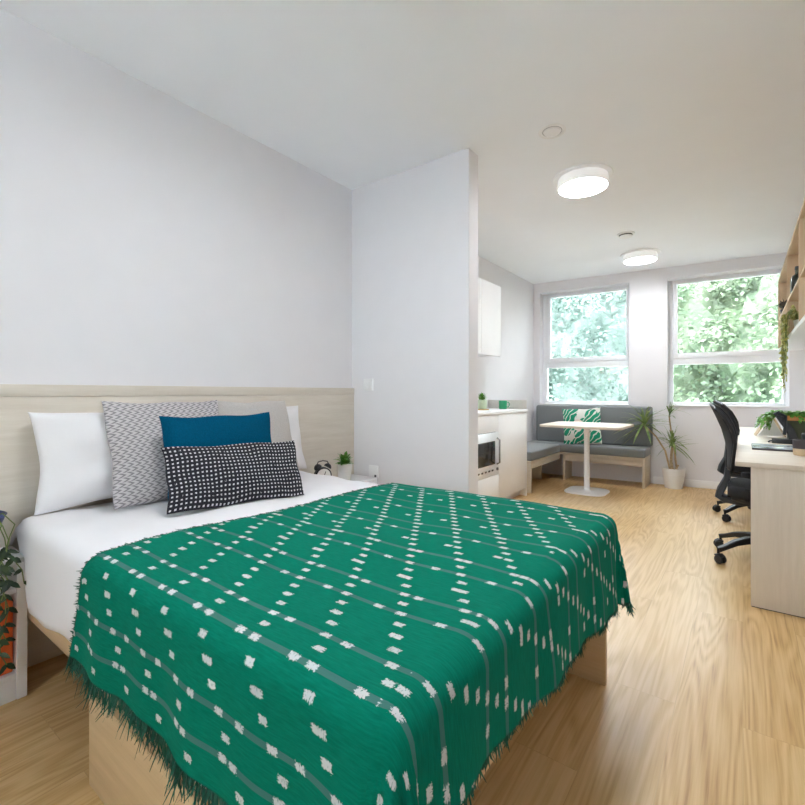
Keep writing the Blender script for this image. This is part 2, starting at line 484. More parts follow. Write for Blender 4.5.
# skirting
b = MB(); b.box(-.86 / math.cos(WA), .57, -.014, 0, 0, .085, .003)
struct(b.xf(WM).build('baseboard_back', 'white'), 'white skirting under the right window', 'skirting')
struct(MB().box(XR - .014, XR, YR, 2.88, 0, .085, .003).build('baseboard_right', 'white'), 'white skirting along right wall', 'skirting')

# ---------------------------------------------------------------- outside
g = MB().box(-22, 16, 7.2, 40, -3.3, -3.2, 0).build('ground', 'ground', smooth=0); struct(g, 'pale bounce gravel ground outside below the windows, unseen, pale to light the ceiling', 'ground')  # never in view; its pale colour throws light onto the ceiling
def tree(x, y, rx, rz, cz, mat, label, n, seed):
    rr = random.Random(seed)
    t = thing('leafy_tree', label, 'tree', (x, y, -3.2), 0, 'trees outside the windows')
    vs, fs = [], []
    clumps = []
    nc = 150
    for k in range(nc):
        zz = 1 - 2 * (k + .5) / nc; ph = k * 2.39996; q = math.sqrt(1 - zz * zz); rad = rr.uniform(.72, 1.05)
        clumps.append((Vector((q * math.cos(ph) * rx * rad, q * math.sin(ph) * rx * rad, zz * rz * rad)), rr.uniform(.35, .62)))
    per = n // nc
    for c, cr in clumps:
        out = c.normalized()
        for i in range(per):
            o = Vector((rr.gauss(0, 1), rr.gauss(0, 1), rr.gauss(0, .7))); o = o / max(.6, o.length) * cr * rr.uniform(.4, 1)
            p = c + o
            nrm = (o.normalized() * .5 + out * .3 + Vector((0, 0, .8)) + Vector((rr.uniform(-.6, .6), rr.uniform(-.6, .6), rr.uniform(-.6, .6)))).normalized()
            d = Vector((rr.uniform(-1, 1), rr.uniform(-1, 1), rr.uniform(-.7, .2))); d = (d - nrm * d.dot(nrm)).normalized()
            sd = nrm.cross(d); L = rr.uniform(.065, .135); W = L * rr.uniform(.28, .42)
            q = len(vs)
            zc = cz + 3.2
            base = p + Vector((0, 0, zc))
            vs += [base[:], (base + d * L * .5 + sd * W - nrm * .01)[:], (base + d * L - nrm * .03)[:], (base + d * L * .5 - sd * W - nrm * .01)[:]]
            fs += [(q, q + 1, q + 2), (q, q + 2, q + 3)]
    nu, nv = 40, 28; q0 = len(vs)
    for j in range(nv + 1):
        for i in range(nu):
            al = 2 * PI * i / nu; be = PI * j / nv
            bumpy = .79 + .07 * math.sin(5 * al + seed) * math.sin(4 * be) + .05 * math.sin(9 * al + 3 * be) + .04 * math.sin(13 * be + 7 * al)
            vs.append((math.cos(al) * math.sin(be) * rx * bumpy, math.sin(al) * math.sin(be) * rx * bumpy, math.cos(be) * rz * bumpy + cz + 3.2))
    for j in range(nv):
        for i in range(nu):
            fs.append((q0 + j * nu + i, q0 + j * nu + (i + 1) % nu, q0 + (j + 1) * nu + (i + 1) % nu, q0 + (j + 1) * nu + i))
    me = bpy.data.meshes.new('foliage'); me.from_pydata(vs, [], fs); me.materials.append(M[mat])
    o = bpy.data.objects.new('foliage', me); COL.objects.link(o); o.parent = t
    b = MB(); top = cz + 3.2
    b.tube([(0, 0, 0), (.05, 0, top * .35), (-.03, .04, top * .7), (0, 0, top + rz * .5)], [.17, .13, .09, .03], 10)
    for k in range(6):
        a = k * 1.05; zb = top * .5 + k * .25
        b.tube([(0, 0, zb), (math.cos(a) * rx * .4, math.sin(a) * rx * .4, zb + .6), (math.cos(a) * rx * .8, math.sin(a) * rx * .8, zb + 1.0)], [.06, .04, .012], 7)
    b.build('trunk', 'bark', t)
spots = [(-5.3, 12.2, 2.2, 3.2, 1.2, 'tree cool', 'cool green tree seen at left of the left window'),
         (-2.9, 12.0, 2.1, 3.3, 1.3, 'tree cool', 'cool mint tree filling the right half of the left window'),
         (-.9, 12.6, 2.1, 3.2, 1.5, 'tree warm', 'pale yellow green tree at left of the right window'),
         (1.0, 11.8, 2.0, 3.1, 1.3, 'tree warm', 'pale yellow green tree behind the right window beside the shelves'),
         (-7.6, 16.5, 2.8, 4.2, 2.0, 'tree cool', 'tall cool green tree behind the nearer trees, far left'),
         (-3.9, 17.0, 2.9, 4.4, 2.4, 'tree cool', 'tall cool green tree behind the nearer trees, left of the pier'),
         (-.4, 17.0, 2.9, 4.4, 2.4, 'tree warm', 'tall yellow green tree behind the nearer trees, right window'),
         (3.0, 16.5, 2.8, 4.4, 2.2, 'tree warm', 'tall yellow green tree behind the nearer trees, far right')]
for i, (x, y, rx, rz, cz, mt, lb) in enumerate(spots): tree(x, y, rx, rz, cz, mt, lb, 22500 if i < 4 else 12000, 40 + i)

# ---------------------------------------------------------------- ceiling fittings
def lamp(x, y, label):
    t = thing('ceiling_lamp', label, 'ceiling light', (x, y, H), 0, 'round ceiling lamps')
    MB().lathe([(0, 0), (.190, 0), (.192, -.004), (.188, -.010), (.150, -.0095), (0, -.0095)], n=56).build('mounting_plate', 'white', t)
    MB().lathe([(.150, -.0096), (.160, -.012), (.166, -.070), (.163, -.078), (.156, -.078), (.154, -.070), (.152, -.056), (.150, -.012)], n=56).build('drum', 'drum', t)
    MB().lathe([(.1515, -.050), (.1515, -.058), (.10, -.064), (0, -.066)], n=56).build('diffuser', 'diffuser', t)
    return t
lamp(-.88, 3.24, 'round drum ceiling lamp nearer the bed, beside the partition')
lamp(-.88, 5.40, 'round drum ceiling lamp nearest the windows')
lamp(-.88, 1.08, 'unseen drum ceiling lamp added above the bed for more light')  # added out of view to brighten the room, same spacing as the others
t = thing('ceiling_speaker', 'flush white round ceiling fitting above the partition end', 'ceiling fitting', (-.865, 2.57, H))
MB().lathe([(0, 0), (.073, 0), (.076, -.003), (.073, -.006), (.060, -.006), (.058, -.002), (.0, -.002)], n=40).build('rim', 'white', t)
b = MB()
b.lathe([(.0535, -.0021), (.0535, -.004), (.0495, -.004), (.0495, -.0021)], n=40)
MB().lathe([(0, -.002), (.046, -.002), (.044, -.010), (0, -.011)], n=40).build('cover', 'white', t)
b.build('gap_ring', 'seam', t)
t = thing('smoke_detector', 'small round white detector with dark slot between the lamps', 'smoke detector', (-.875, 4.64, H))
MB().lathe([(0, 0), (.075, 0), (.075, -.012), (.060, -.013), (0, -.013)], n=40).build('base', 'white', t)
MB().lathe([(0, -.013), (.057, -.013), (.057, -.024), (0, -.024)], n=40).build('slot', 'darkgrey', t)
MB().lathe([(0, -.024), (.058, -.024), (.055, -.034), (.03, -.038), (0, -.038)], n=40).build('cap', 'white', t)

# ---------------------------------------------------------------- wall fittings
t = thing('light_switch', 'small white switch on the partition beside the headboard', 'switch', (-2.125, 2.44, 1.145))
MB().box(-.043, .043, -.009, 0, -.043, .043, .003).build('plate', 'white', t)
for dx in (-.018, .018): MB().box(dx - .014, dx + .014, -.013, -.009, -.024, .024, .002).build('rocker', 'white', t)
t = thing('wall_socket', 'white power socket on the partition above the far nightstand', 'socket', (-2.075, 2.44, .535))
MB().box(-.043, .043, -.009, 0, -.043, .043, .003).build('plate', 'white', t)
MB().box(.012, .028, -.012, -.009, -.036, -.020, .001).build('switch_button', 'darkgrey', t)

# ---------------------------------------------------------------- headboard + bed
HBX = XL + .028
b = MB(); b.box(XL, HBX, -.9, 2.436, .003, 1.073, .002); hb = thing('headboard', 'long pale oak headboard panel along the left wall', 'headboard', (XL, .8, .05))
b.xf(Matrix.Translation((-XL, -.8, -.05))).build('panel', 'oakY', hb)
MB().box(XL, HBX + .003, -.9, 2.436, 1.0735, 1.122, .002).xf(Matrix.Translation((-XL, -.8, -.05))).build('top_rail', 'oakY', hb)

bed = thing('platform_bed', 'pale wooden platform bed frame under the green throw', 'bed', (-1.3, 1.2, 0))
BT = Matrix.Translation((1.3, -1.2, 0))
def bp(name, mat, *bx):
    b = MB()
    for q in bx: b.box(*q, .003)
    return b.xf(BT).build(name, mat, bed)
bp('side_panel', 'tanX', (-1.457, -.408, .49, .515, 0, .26))
bp('side_panel', 'tanX', (-1.457, -.408, 1.80, 1.825, 0, .26))
bp('side_rail', 'tanX', (-2.25, -.408, .512, .537, .262, .37))
bp('side_rail', 'tanX', (-2.25, -.408, 1.79, 1.82, .262, .37))
bp('cross_panel', 'tanZ', (-1.457, -1.435, .517, 1.798, 0, .26))
bp('slat_base', 'tanX', (-2.25, -.408, .539, 1.788, .335, .37))
MB().box(-2.245, -.42, .512, 1.808, .372, .612, .04, 4).build('mattress', 'sheet')
tag(bpy.data.objects['mattress'], 'thick white mattress under the sheet and throw', 'mattress')

def drape(p, q, zt, xf, yn, yf, r, fl=.07, wav=.0, seed=0.0):
    s = max(0, p - xf); tn = max(0, yn - q); tf = max(0, q - yf); t = tn + tf; sy = -1 if tn > 0 else 1
    Rr = math.hypot(s, t)
    px = min(p, xf); qy = min(max(q, yn), yf)
    top = .0035 * math.sin(5 * p + 3 * q + seed) + .003 * math.sin(9 * q - 4 * p + 1 + seed) + .002 * math.sin(17 * p + 11 * q)
    if Rr < 1e-9: return Vector((p, q, zt + top))
    th = math.atan2(t, s)
    Rr *= 1 - .17 * math.sin(2 * th) ** 2
    if Rr < r * PI / 2: o = r * math.sin(Rr / r); dn = r * (1 - math.cos(Rr / r)); e = 0
    else:
        e = Rr - r * PI / 2; corner = math.sin(2 * th)
        k = fl + .13 * corner
        o = r + e * k; dn = r + e * math.sqrt(max(0, 1 - k * k))
        along = q if t == 0 else (p if s == 0 else th * 3)
        o += wav * min(1, e / .15) * (math.sin(along * 13 + seed) * .6 + math.sin(along * 29 + 2 + seed) * .4)
        o += corner * wav * 1.2 * min(1, e / .15) * math.sin(th * 9 + seed)
    return Vector((px + o * math.cos(th), qy + sy * o * math.sin(th), zt + top * .5 - dn))

# white sheet
TH = dict(yn=.56, yf=1.75)
SH = dict(zt=.625, xf=-.45, yn=.542, yf=1.777, r=.05, fl=.02, wav=.006, seed=.7)
b = MB()
def shq(u, v):
    p = -2.235 + u * (2.235 - .45 + .22)
    hem = .29 + .035 * math.sin(p * 2.2)
    hem -= .235 * min(1, max(0, (-1.98 - p) / .17)) ** 1.2
    q = (SH['yn'] - hem) + v * (SH['yf'] - SH['yn'] + 2 * hem)
    P = drape(p, q, **SH)
    P.z += .004 * math.sin(22 * p + 6 * q) * math.exp(-((p + 1.75) / .35) ** 2)
    P.z += .003 * math.sin(9 * p + 14 * q) + .002 * math.sin(31 * q - 12 * p) if TH['yn'] < q < TH['yf'] and p < -1.4 else 0
    ed = max(0, (-2.12 - p) / .115); P.z -= .055 * ed * ed
    if p < -2.1 and q > SH['yf']: P.z -= .0
    return P
b.grid(90, 100, shq)
sheet = b.build('bed_sheet', 'sheet', smooth=180)
tag(sheet, 'white cotton sheet covering the mattress, bare near the headboard', 'bed sheet')
md = sheet.modifiers.new('thick', 'SOLIDIFY'); md.thickness = .006; md.offset = -1

# green throw
TH = dict(zt=.641, xf=-.42, yn=.528, yf=1.792, r=.052, fl=.045, wav=.011, seed=0.0)
HN, HF, HS = .325, .325, .35
thr = thing('throw_blanket', 'green woven throw with pale dashes over the foot of the bed', 'throw blanket', (-.9, 1.16, .64))
OT = Matrix.Translation((.9, -1.16, -.64))
def head(q): return -1.455 + .035 * (q - .5) + .012 * math.sin(q * 7) - .25 * max(0, .50 - q)
def tpq(u, v):
    q = TH['yn'] - HN + v * (TH['yf'] - TH['yn'] + HN + HS)
    p0 = head(q); p1 = TH['xf'] + min(.345, max(.225, .235 + .10 * (q - .7)))
    return p0 + u * (p1 - p0), q
def tfn(u, v):
    p, q = tpq(u, v); P = drape(p, q, **TH)
    if u < .02: P.z -= .004
    return P
b = MB(); b.grid(150, 200, tfn, lambda u, v: tpq(u, v)); b.xf(OT)
cl = b.build('cloth', 'throw', thr, smooth=180)
md = cl.modifiers.new('thick', 'SOLIDIFY'); md.thickness = .004; md.offset = -1
b = MB()
def strand(P, d, L, w):
    d = Vector(d).normalized(); sd = d.cross(Vector((R.uniform(-1, 1), R.uniform(-1, 1), R.uniform(-1, 1)))).normalized()
    q = Vector((R.uniform(-.4, .4), R.uniform(-.4, .4), R.uniform(-.15, .15))) * L
    pts = [P, P + d * L * .5 + q * .25, P + d * L + q]
    ws = [w, w * 1.1, w * .35]
    r = [(b.bm.verts.new(p - sd * k), b.bm.verts.new(p + sd * k)) for p, k in zip(pts, ws)]
    for a, c in zip(r, r[1:]): b.bm.faces.new((a[0], a[1], c[1], c[0]))
def edge(fn, n, L, w, lift=0):
    for k in range(n):
        t = (k + R.random()) / n
        P, Q = fn(t)
        d = (P - Q).normalized()
        tuft = .65 + .5 * abs(math.sin(k * .21)) * abs(math.sin(k * .053 + 1))
        strand(P + Vector((0, 0, lift)) - d * .004, d + (Vector((0, 0, -.7)) if lift == 0 and L > .02 else Vector((0, 0, 0))) + Vector((R.uniform(-.3, .3), R.uniform(-.3, .3), R.uniform(-.1, .1))), L * tuft * R.uniform(.6, 1.25), w)
edge(lambda t: (tfn(t, 0), tfn(t, .02)), 900, .055, .0016)
edge(lambda t: (tfn(t, 1), tfn(t, .98)), 500, .03, .0016)
edge(lambda t: (tfn(1, t), tfn(.98, t)), 620, .022, .0014)
edge(lambda t: (tfn(0, t), tfn(.03, t)), 620, .016, .0014, .001)
fr_ = b.xf(OT).build('fringe', 'fringe', thr, smooth=0, normals=False); fr_['kind'] = 'stuff'

# ---------------------------------------------------------------- cushions
def cushion(name, mat, w, h, t, bc, yaw, lean, label, cat, group=None, pinch=.06, edge=1.0, n=30, roll=0.0, power=.42, wrinkle=.004, seed=0):
    """standing cushion: bc = middle of its lower edge, yaw 0 faces +x, lean tips the top backwards"""
    o = None
    b = MB(); b.uv = b.bm.loops.layers.uv.new('UVMap')
    rr = random.Random(seed); ph = [rr.uniform(0, 6) for _ in range(6)]
    def P(u, v, side):
        a, c = u * 2 - 1, v * 2 - 1
        x = w / 2 * a * (1 - pinch * (1 - c * c)); y = h / 2 * c * (1 - pinch * (1 - a * a))
        e = max(0, (1 - a * a)) * max(0, (1 - c * c))
        th = t / 2 * e ** power
        th += wrinkle * e ** .5 * (math.sin(a * 5 + c * 3 + ph[0]) + math.sin(c * 7 - a * 4 + ph[1])) * .5
        th *= (1.08 - .16 * (c + 1) / 2)
        y += -.012 * (1 - c * c) * 0
        x += edge * wrinkle * .8 * math.sin(c * 6 + ph[2]) * abs(a) ** 3; y += edge * wrinkle * .8 * math.sin(a * 6 + ph[3]) * abs(c) ** 3
        return Vector((side * th, x, y))
    def cs(k): return .5 - .5 * math.cos(PI * k) if True else k
    b.grid(n, n, lambda u, v: P(cs(u), cs(v), 1), lambda u, v: (cs(u) * w, cs(v) * h))
    b.grid(n, n, lambda u, v: P(1 - cs(u), cs(v), -1), lambda u, v: (cs(u) * w, cs(v) * h))
    bmesh.ops.remove_doubles(b.bm, verts=b.bm.verts, dist=.0002)
    MT = Matrix.Rotation(yaw, 4, 'Z') @ Matrix.Rotation(-lean, 4, 'Y') @ Matrix.Rotation(roll, 4, 'X') @ Matrix.Translation((0, 0, h / 2))
    b.xf(MT)
    o = b.build(name, mat, smooth=180)
    o.location = bc
    tag(o, label, cat, group)
    return o
ZB = .629
cushion('pillow', 'pillow', 0.70, .395, .17, (-2.125, .885, ZB), 0, .20, 'white bed pillow at the near end of the headboard', 'pillow', 'white bed pillows', .085, .15, power=.40, wrinkle=.018, seed=3)
cushion('pillow', 'pillow', .66, .39, .17, (-2.125, 1.535, ZB), 0, .20, 'white bed pillow at the far end beside the alarm clock', 'pillow', 'white bed pillows', .085, .15, power=.40, wrinkle=.018, seed=8)
cushion('cushion', 'zigzag', .50, .45, .13, (-1.955, .998, ZB), -.06, .35, 'square grey cushion with zigzag knit, at left of the pile', 'cushion', 'scatter cushions on the bed', .05, seed=4)
cushion('cushion', 'greigecushion', .46, .44, .10, (-1.975, 1.455, ZB), -.02, .31, 'plain greige square cushion behind the teal one', 'cushion', 'scatter cushions on the bed', .05, seed=5)
cushion('cushion', 'teal', .525, .375, .11, (-1.815, 1.155, ZB), -.06, .27, 'plain teal blue cushion in the middle of the pile', 'cushion', 'scatter cushions on the bed', .05, seed=6)
cushion('cushion', 'grid', .575, .262, .10, (-1.655, 1.112, ZB), -.19, .42, 'long black lumbar cushion with grid of white squares, frontmost', 'cushion', 'scatter cushions on the bed', .035, seed=7, roll=-.02)

# ---------------------------------------------------------------- nightstands
def nightstand(y0, y1, xf, top, label):
    t = thing('nightstand', label, 'nightstand', (HBX, (y0 + y1) / 2, 0), 0, 'bedside units')
    w = (y1 - y0) / 2; d = xf - HBX - .001; tk = .018; e = .001
    MB().box(e, d, -w, -w + .03, 0, top - tk, .002).build('side_panel', 'white', t)
    MB().box(e, d, w - .03, w, 0, top - tk, .002).build('side_panel', 'white', t)
    MB().box(e, d, -w, w, top - tk, top, .002).build('top', 'white', t)
    MB().box(e, d - .004, -w + .03, w - .03, .378, .396, .002).build('shelf', 'white', t)
    MB().box(e, d - .002, -w + .03, w - .03, .075, .095, .002).build('bottom_board', 'white', t)
    MB().box(d - .02, d - .004, -w + .03, w - .03, .0, .075, .002).build('plinth', 'white', t)
    MB().box(e, .008, -w + .03, w - .03, .095, .378, 0).build('back_panel', 'white', t)
    return t
nightstand(-.06, .502, -2.06, .50, 'white open nightstand with trailing plant, left of the bed')
nightstand(1.905, 2.42, -2.03, .50, 'white open nightstand between bed and partition')
t = thing('storage_box', 'orange storage box in the left nightstand', 'box', (-2.145, .287, .0955))
MB().box(-.088, .066, -.18, .18, 0, .262, .006).build('body', 'orange', t)
MB().box(.0665, .070, -.03, .03, .19, .22, .002).build('label_slot', 'steel', t)

# navy planter with dark trailing plant (pot on the left nightstand)
t = thing('trailing_plant', 'dark trailing plant in a navy pot on the left nightstand', 'potted plant', (-2.160, .352, .5005))
MB().lathe([(0, 0), (.05, 0), (.056, .006), (.082, .08), (.110, .148), (.114, .152), (.110, .154), (.103, .148), (.075, .09), (0, .085)], n=36).build('pot', 'navy', t)
MB().lathe([(.0, .136), (.097, .136), (0, .140)], n=24).build('soil', 'soil', t)
b = MB(); lf = MB(); rr = random.Random(12)
for k in range(24):
    a = -1.0 + 2.0 * k / 23 + rr.uniform(-.1, .1)
    yo = .012 + .085 * math.sin(a) + rr.uniform(-.03, .03)
    Ld = rr.uniform(.12, .52)
    pts = [Vector((.02, yo * .5, .137)), Vector((.075, yo * .9, .165))]
    x = .118
    n = int(Ld / .05) + 2
    for i in range(n):
        f = i / (n - 1)
        pts.append(Vector((x + .012 * math.sin(i + k) + .01 * f, yo + .015 * math.sin(i * 1.3 + k) + .03 * f * math.sin(k), .13 - Ld * f)))
    b.tube(pts, .0018, 5)
    for i in range(1, len(pts)):
        for s in (-1, 1):
            if i < 4 or rr.random() < .2: continue
            d = Vector((rr.uniform(.1, .8), s + rr.uniform(-.5, .5), rr.uniform(-.8, .1)))
            pp = pts[i]
            lf.leaf(pp, d, (1, 0, .5), rr.uniform(.022, .038), rr.uniform(.013, .020), .35, 3, .2)
b.build('stems', 'stem', t); lf.build('leaves', 'leaf dark', t, normals=False, smooth=180)

# alarm clock
t = thing('alarm_clock', 'black twin-bell alarm clock on the far nightstand', 'alarm clock', (-2.11, 1.985, .5005), math.radians(-22))
RX = Matrix.Rotation(PI / 2, 4, 'Y')
MB().lathe([(0, -.02), (.050, -.02), (.054, -.016), (.054, .016), (.050, .021), (.047, .021), (.046, .017), (0, .017)], n=40).xf(Matrix.Translation((0, 0, .068)) @ RX).build('case', 'blackplastic', t)
MB().lathe([(0, .0172), (.0455, .0172), (.0455, .019), (0, .019)], n=40).xf(Matrix.Translation((0, 0, .068)) @ RX).build('dial', 'paper', t)
b = MB(); b.bar([(.0205, 0, .066), (.0205, .012, .096)], .004, .002, (0, .9, -.3)); b.bar([(.0208, 0, .066), (.0208, -.024, .058)], .004, .002, (0, .3, .9))
b.build('hands', 'blackplastic', t)
for s in (-1, 1):
    MB().lathe([(0, .024), (.012, .022), (.022, .012), (.026, 0), (.0, .001)], n=24).xf(Matrix.Translation((0, s * .031, .119)) @ Matrix.Rotation(-s * .55, 4, 'X')).build('bell', 'blackplastic', t)
    MB().tube([(0, s * .03, .03), (0, s * .044, 0)], [.005, .006], 8).build('foot', 'blackplastic', t)
MB().tube([(0, -.04, .138), (0, -.03, .156), (0, 0, .162), (0, .03, .156), (0, .04, .138)], .003, 8).build('handle', 'blackplastic', t)

# small green plant in white pot
t = thing('potted_plant', 'small bright green plant in white pot on the far nightstand', 'potted plant', (-2.115, 2.185, .5005))
MB().lathe([(0, 0), (.038, 0), (.041, .004), (.050, .118), (.046, .120), (.044, .105), (0, .104)], n=32).build('pot', 'ceramic', t)
MB().lathe([(0, .105), (.0438, .105), (0, .108)], n=24).build('soil', 'soil', t)
lf = MB(); rr = random.Random(5)
for k in range(70):
    a = rr.uniform(0, 2 * PI); e = rr.uniform(.2, 1.3); q = rr.uniform(0, .02)
    lf.leaf((q * math.cos(a), q * math.sin(a), .108 + rr.uniform(0, .045)), (math.cos(a) * math.cos(e), math.sin(a) * math.cos(e), math.sin(e)), (0, 0, 1), rr.uniform(.04, .07), .026, .25, 3, .2)
lf.build('leaves', 'leaf bright', t, normals=False, smooth=180)

# ---------------------------------------------------------------- kitchen
KX = -1.83
def unit(name, label, y0, y1, parts):
    t = thing(name, label, 'cabinet', (XL, (y0 + y1) / 2, 0), 0, 'white base cabinets')
    w = (y1 - y0) / 2; d = KX - XL - .02
    b = MB()
    b.box(.001, d, -w, -w + .018, .08, .888, 0); b.box(.001, d, w - .018, w, .08, .888, 0); b.box(.001, d, -w + .018, w - .018, .08, .098, 0); b.box(.001, .01, -w + .018, w - .018, .098, .888, 0)
    if name == 'microwave_cabinet':
        b.box(.01, d, -w + .018, w - .018, .310, .328, 0); b.box(.01, d, -w + .018, w - .018, .728, .746, 0)
    b.build('carcass', 'panelwhite', t)
    MB().box(d - .07, d - .055, -w, w, 0, .079, .001).build('plinth', 'panelwhite', t)
    for nm, z0, z1 in parts: MB().box(d + .001, d + .02, -w + .0015, w - .0015, z0, z1, .002).build(nm, 'panelwhite', t)
    return t
unit('microwave_cabinet', 'white base cabinet housing the microwave, beside the partition', 3.40, 3.952, [('drawer_front', .728, .886), ('lower_panel', .083, .328)])
unit('base_cabinet', 'white base cabinet with plain door at the bench end', 3.955, 4.618, [('door', .083, .886)])
t = thing('end_panel', 'white end panel closing the cabinets beside the bench', 'cabinet panel', (XL, 4.63, 0))
MB().box(.001, KX - XL + .002, -.011, .009, 0, .888, .002).build('panel', 'panelwhite', t)
t = thing('worktop', 'pale stone kitchen worktop with end upstand', 'worktop', (XL, 3.6, .8885))
MB().box(.001, KX - XL + .012, -1.03, 1.042, 0, .028, .003).build('slab', 'panelwhite', t)
MB().box(.022, KX - XL - .0, 1.022, 1.042, .0285, .120, .002).build('end_upstand', 'worktop', t)
MB().box(.001, .020, -1.03, 1.042, .0285, .120, .002).build('back_upstand', 'worktop', t)
# microwave
t = thing('microwave', 'silver built-in microwave with dark glass door', 'microwave', (KX - .018, 3.676, .329))
MB().box(-.36, -.001, -.25, .25, .001, .396, .004).build('body', 'blackplastic', t)
MB().box(0, .022, -.272, .272, .002, .394, .004).build('front_frame', 'steel', t)
MB().box(.0222, .027, -.235, .178, .105, .318, .004).build('glass', 'glassdark', t)
hd = MB(); hd.tube([(.024, .222, .10), (.05, .222, .115), (.05, .222, .325), (.024, .222, .34)], .008, 10); hd.build('handle', 'chrome', t)
for k in range(6):
    MB().box(.0222, .026, -.225 + k * .068, -.195 + k * .068, .045, .060, .001).build('button', 'charcoal', t)
MB().lathe([(0, 0), (.014, 0), (.014, .012), (0, .013)], n=20).xf(Matrix.Translation((.0222, .222, .055)) @ RX).build('knob', 'chrome', t)
# wall cupboard
t = thing('wall_cupboard', 'white wall cupboard above the kitchen worktop', 'cupboard', (XL, 3.83, 1.462))
MB().box(.001, .32, -.43, .43, 0, .69, .001).build('carcass', 'panelwhite', t)
for s in (-1, 1): MB().box(.321, .34, min(0, s * .43) + .0015, max(0, s * .43) - .0015, -.012, .69, .002).build('door', 'panelwhite', t)
# worktop items
ZW = .917
t = thing('coaster', 'round bamboo coaster under the small worktop plant', 'coaster', (-2.075, 4.09, ZW)); MB().lathe([(0, 0), (.068, 0), (.070, .004), (.068, .010), (0, .010)], n=36).build('disc', 'cork', t)
t = thing('potted_plant', 'small bushy plant in pale green pot on kitchen worktop', 'potted plant', (-2.075, 4.09, ZW + .0105))
MB().lathe([(0, 0), (.042, 0), (.046, .004), (.050, .085), (.047, .088), (.044, .080), (0, .080)], n=32).build('pot', 'palegreen', t)
MB().lathe([(0, .081), (.0438, .081), (0, .083)], n=24).build('soil', 'soil', t)
lf = MB(); rr = random.Random(6)
for k in range(160):
    a = rr.uniform(0, 2 * PI); e = rr.uniform(.1, 1.5); q = rr.uniform(0, .03)
    lf.leaf((q * math.cos(a), q * math.sin(a), .083 + rr.uniform(0, .05)), (math.cos(a) * math.cos(e), math.sin(a) * math.cos(e), math.sin(e)), (0, 0, 1), rr.uniform(.02, .045), .011, .2, 3, .2)
lf.build('leaves', 'leaf bright', t, normals=False, smooth=180)
def mug(loc, mat, label, rz, s=1.0):
    t = thing('mug', label, 'mug', loc, rz)
    MB().lathe([(0, 0), (.036 * s, 0), (.041 * s, .004), (.043 * s, .085 * s), (.0415 * s, .088 * s), (.039 * s, .085 * s), (.037 * s, .008), (0, .007)], n=36).build('body', mat, t)
    pts = [(.040 * s, 0, .070 * s), (.058 * s, 0, .072 * s), (.068 * s, 0, .055 * s), (.066 * s, 0, .034 * s), (.052 * s, 0, .020 * s), (.040 * s, 0, .022 * s)]
    MB().tube(pts, .005 * s, 10).build('handle', mat, t)
    return t
mug((-2.02, 4.46, ZW), 'green mug', 'green mug on the kitchen worktop', math.radians(38), 1.0)

# ---------------------------------------------------------------- bench
bx0, bx1 = XL + .003, -.886
bench = thing('corner_bench', 'L-shaped pale wood corner bench under the left window', 'bench', (-1.6, 5.7, 0))
BM = Matrix.Translation((1.6, -5.7, 0))
y_l, y_r = wy(bx0) - .012, wy(bx1) - .012
MB().prism([(bx0, 4.76), (KX, 4.76), (KX, 5.745), (bx1, 5.745), (bx1, y_r), (bx0, y_l)], .318, .344, .003).xf(BM).build('seat_board', 'oakX', bench)
for nm, mat, q in [('leg_panel', 'oakZ', (bx1 - .026, bx1, 5.75, y_r - .012, 0, .317)), ('leg_panel', 'oakZ', (-1.80, -1.774, 5.75, 6.03, 0, .317)),
                   ('leg_panel', 'oakZ', (bx0 + .03, KX - .004, 4.765, 4.791, 0, .317)), ('leg_panel', 'oakZ', (bx0 + .03, -2.02, 5.60, 5.626, 0, .317)),
                   ('apron', 'oakX', (-1.773, bx1 - .027, 5.756, 5.776, .245, .317)), ('apron', 'oakY', (KX - .028, KX - .008, 4.792, 5.745, .262, .317))]:
    MB().box(*q, .002).xf(BM).build(nm, mat, bench)
G = 'grey bench cushions'
t = MB().box(bx0 + .002, KX + .004, 4.765, 5.735, .345, .445, .022, 4).build('seat_cushion', 'grey'); tag(t, 'grey seat cushion on the bench arm along the kitchen wall', 'cushion', G)
t = MB().prism([(bx0 + .002, 5.738), (bx1 + .004, 5.738), (bx1 + .004, y_r), (bx0 + .002, y_l)], .345, .445, .02, 4).build('seat_cushion', 'grey'); tag(t, 'long grey seat cushion on the bench under the left window', 'cushion', G)
b = MB().box(-2.235, -.868, -.115, -.013, .446, .922, .028, 4); b.xf(WM); t = b.build('back_cushion', 'grey'); tag(t, 'tall grey back cushion against the wall under the left window', 'cushion', G)
cushion('cushion', 'leafprint', .45, .45, .12, (-1.585, 5.825, .447), -PI / 2 + WA, .13, 'square cushion with green tropical leaf print on the bench', 'cushion', None, .05, seed=11, roll=.06)

# ---------------------------------------------------------------- table
t = thing('pedestal_table', 'small pedestal table with pale top and white base by the bench', 'table', (-1.375, 5.22, 0))
def rrect(w, d, r, n=8):
    pts = []
    for cx, cy, a0 in ((w - r, d - r, 0), (-w + r, d - r, PI / 2), (-w + r, -d + r, PI), (w - r, -d + r, 1.5 * PI)):
        for k in range(n + 1):
            a = a0 + PI / 2 * k / n; pts.append((cx + r * math.cos(a), cy + r * math.sin(a)))
    return pts
MB().prism(rrect(.41, .37, .07), .722, .746, .003).xf(Matrix.Translation((.02, -.07, 0))).build('tabletop', 'oakX', t)
MB().prism(rrect(.21, .21, .11), 0, .014, .004).build('base_plate', 'white', t)
MB().lathe([(0, .014), (.06, .014), (.045, .022), (.029, .03), (.029, .69), (.05, .705), (.14, .712), (.14, .7215), (0, .7215)], n=28).build('column', 'white', t)

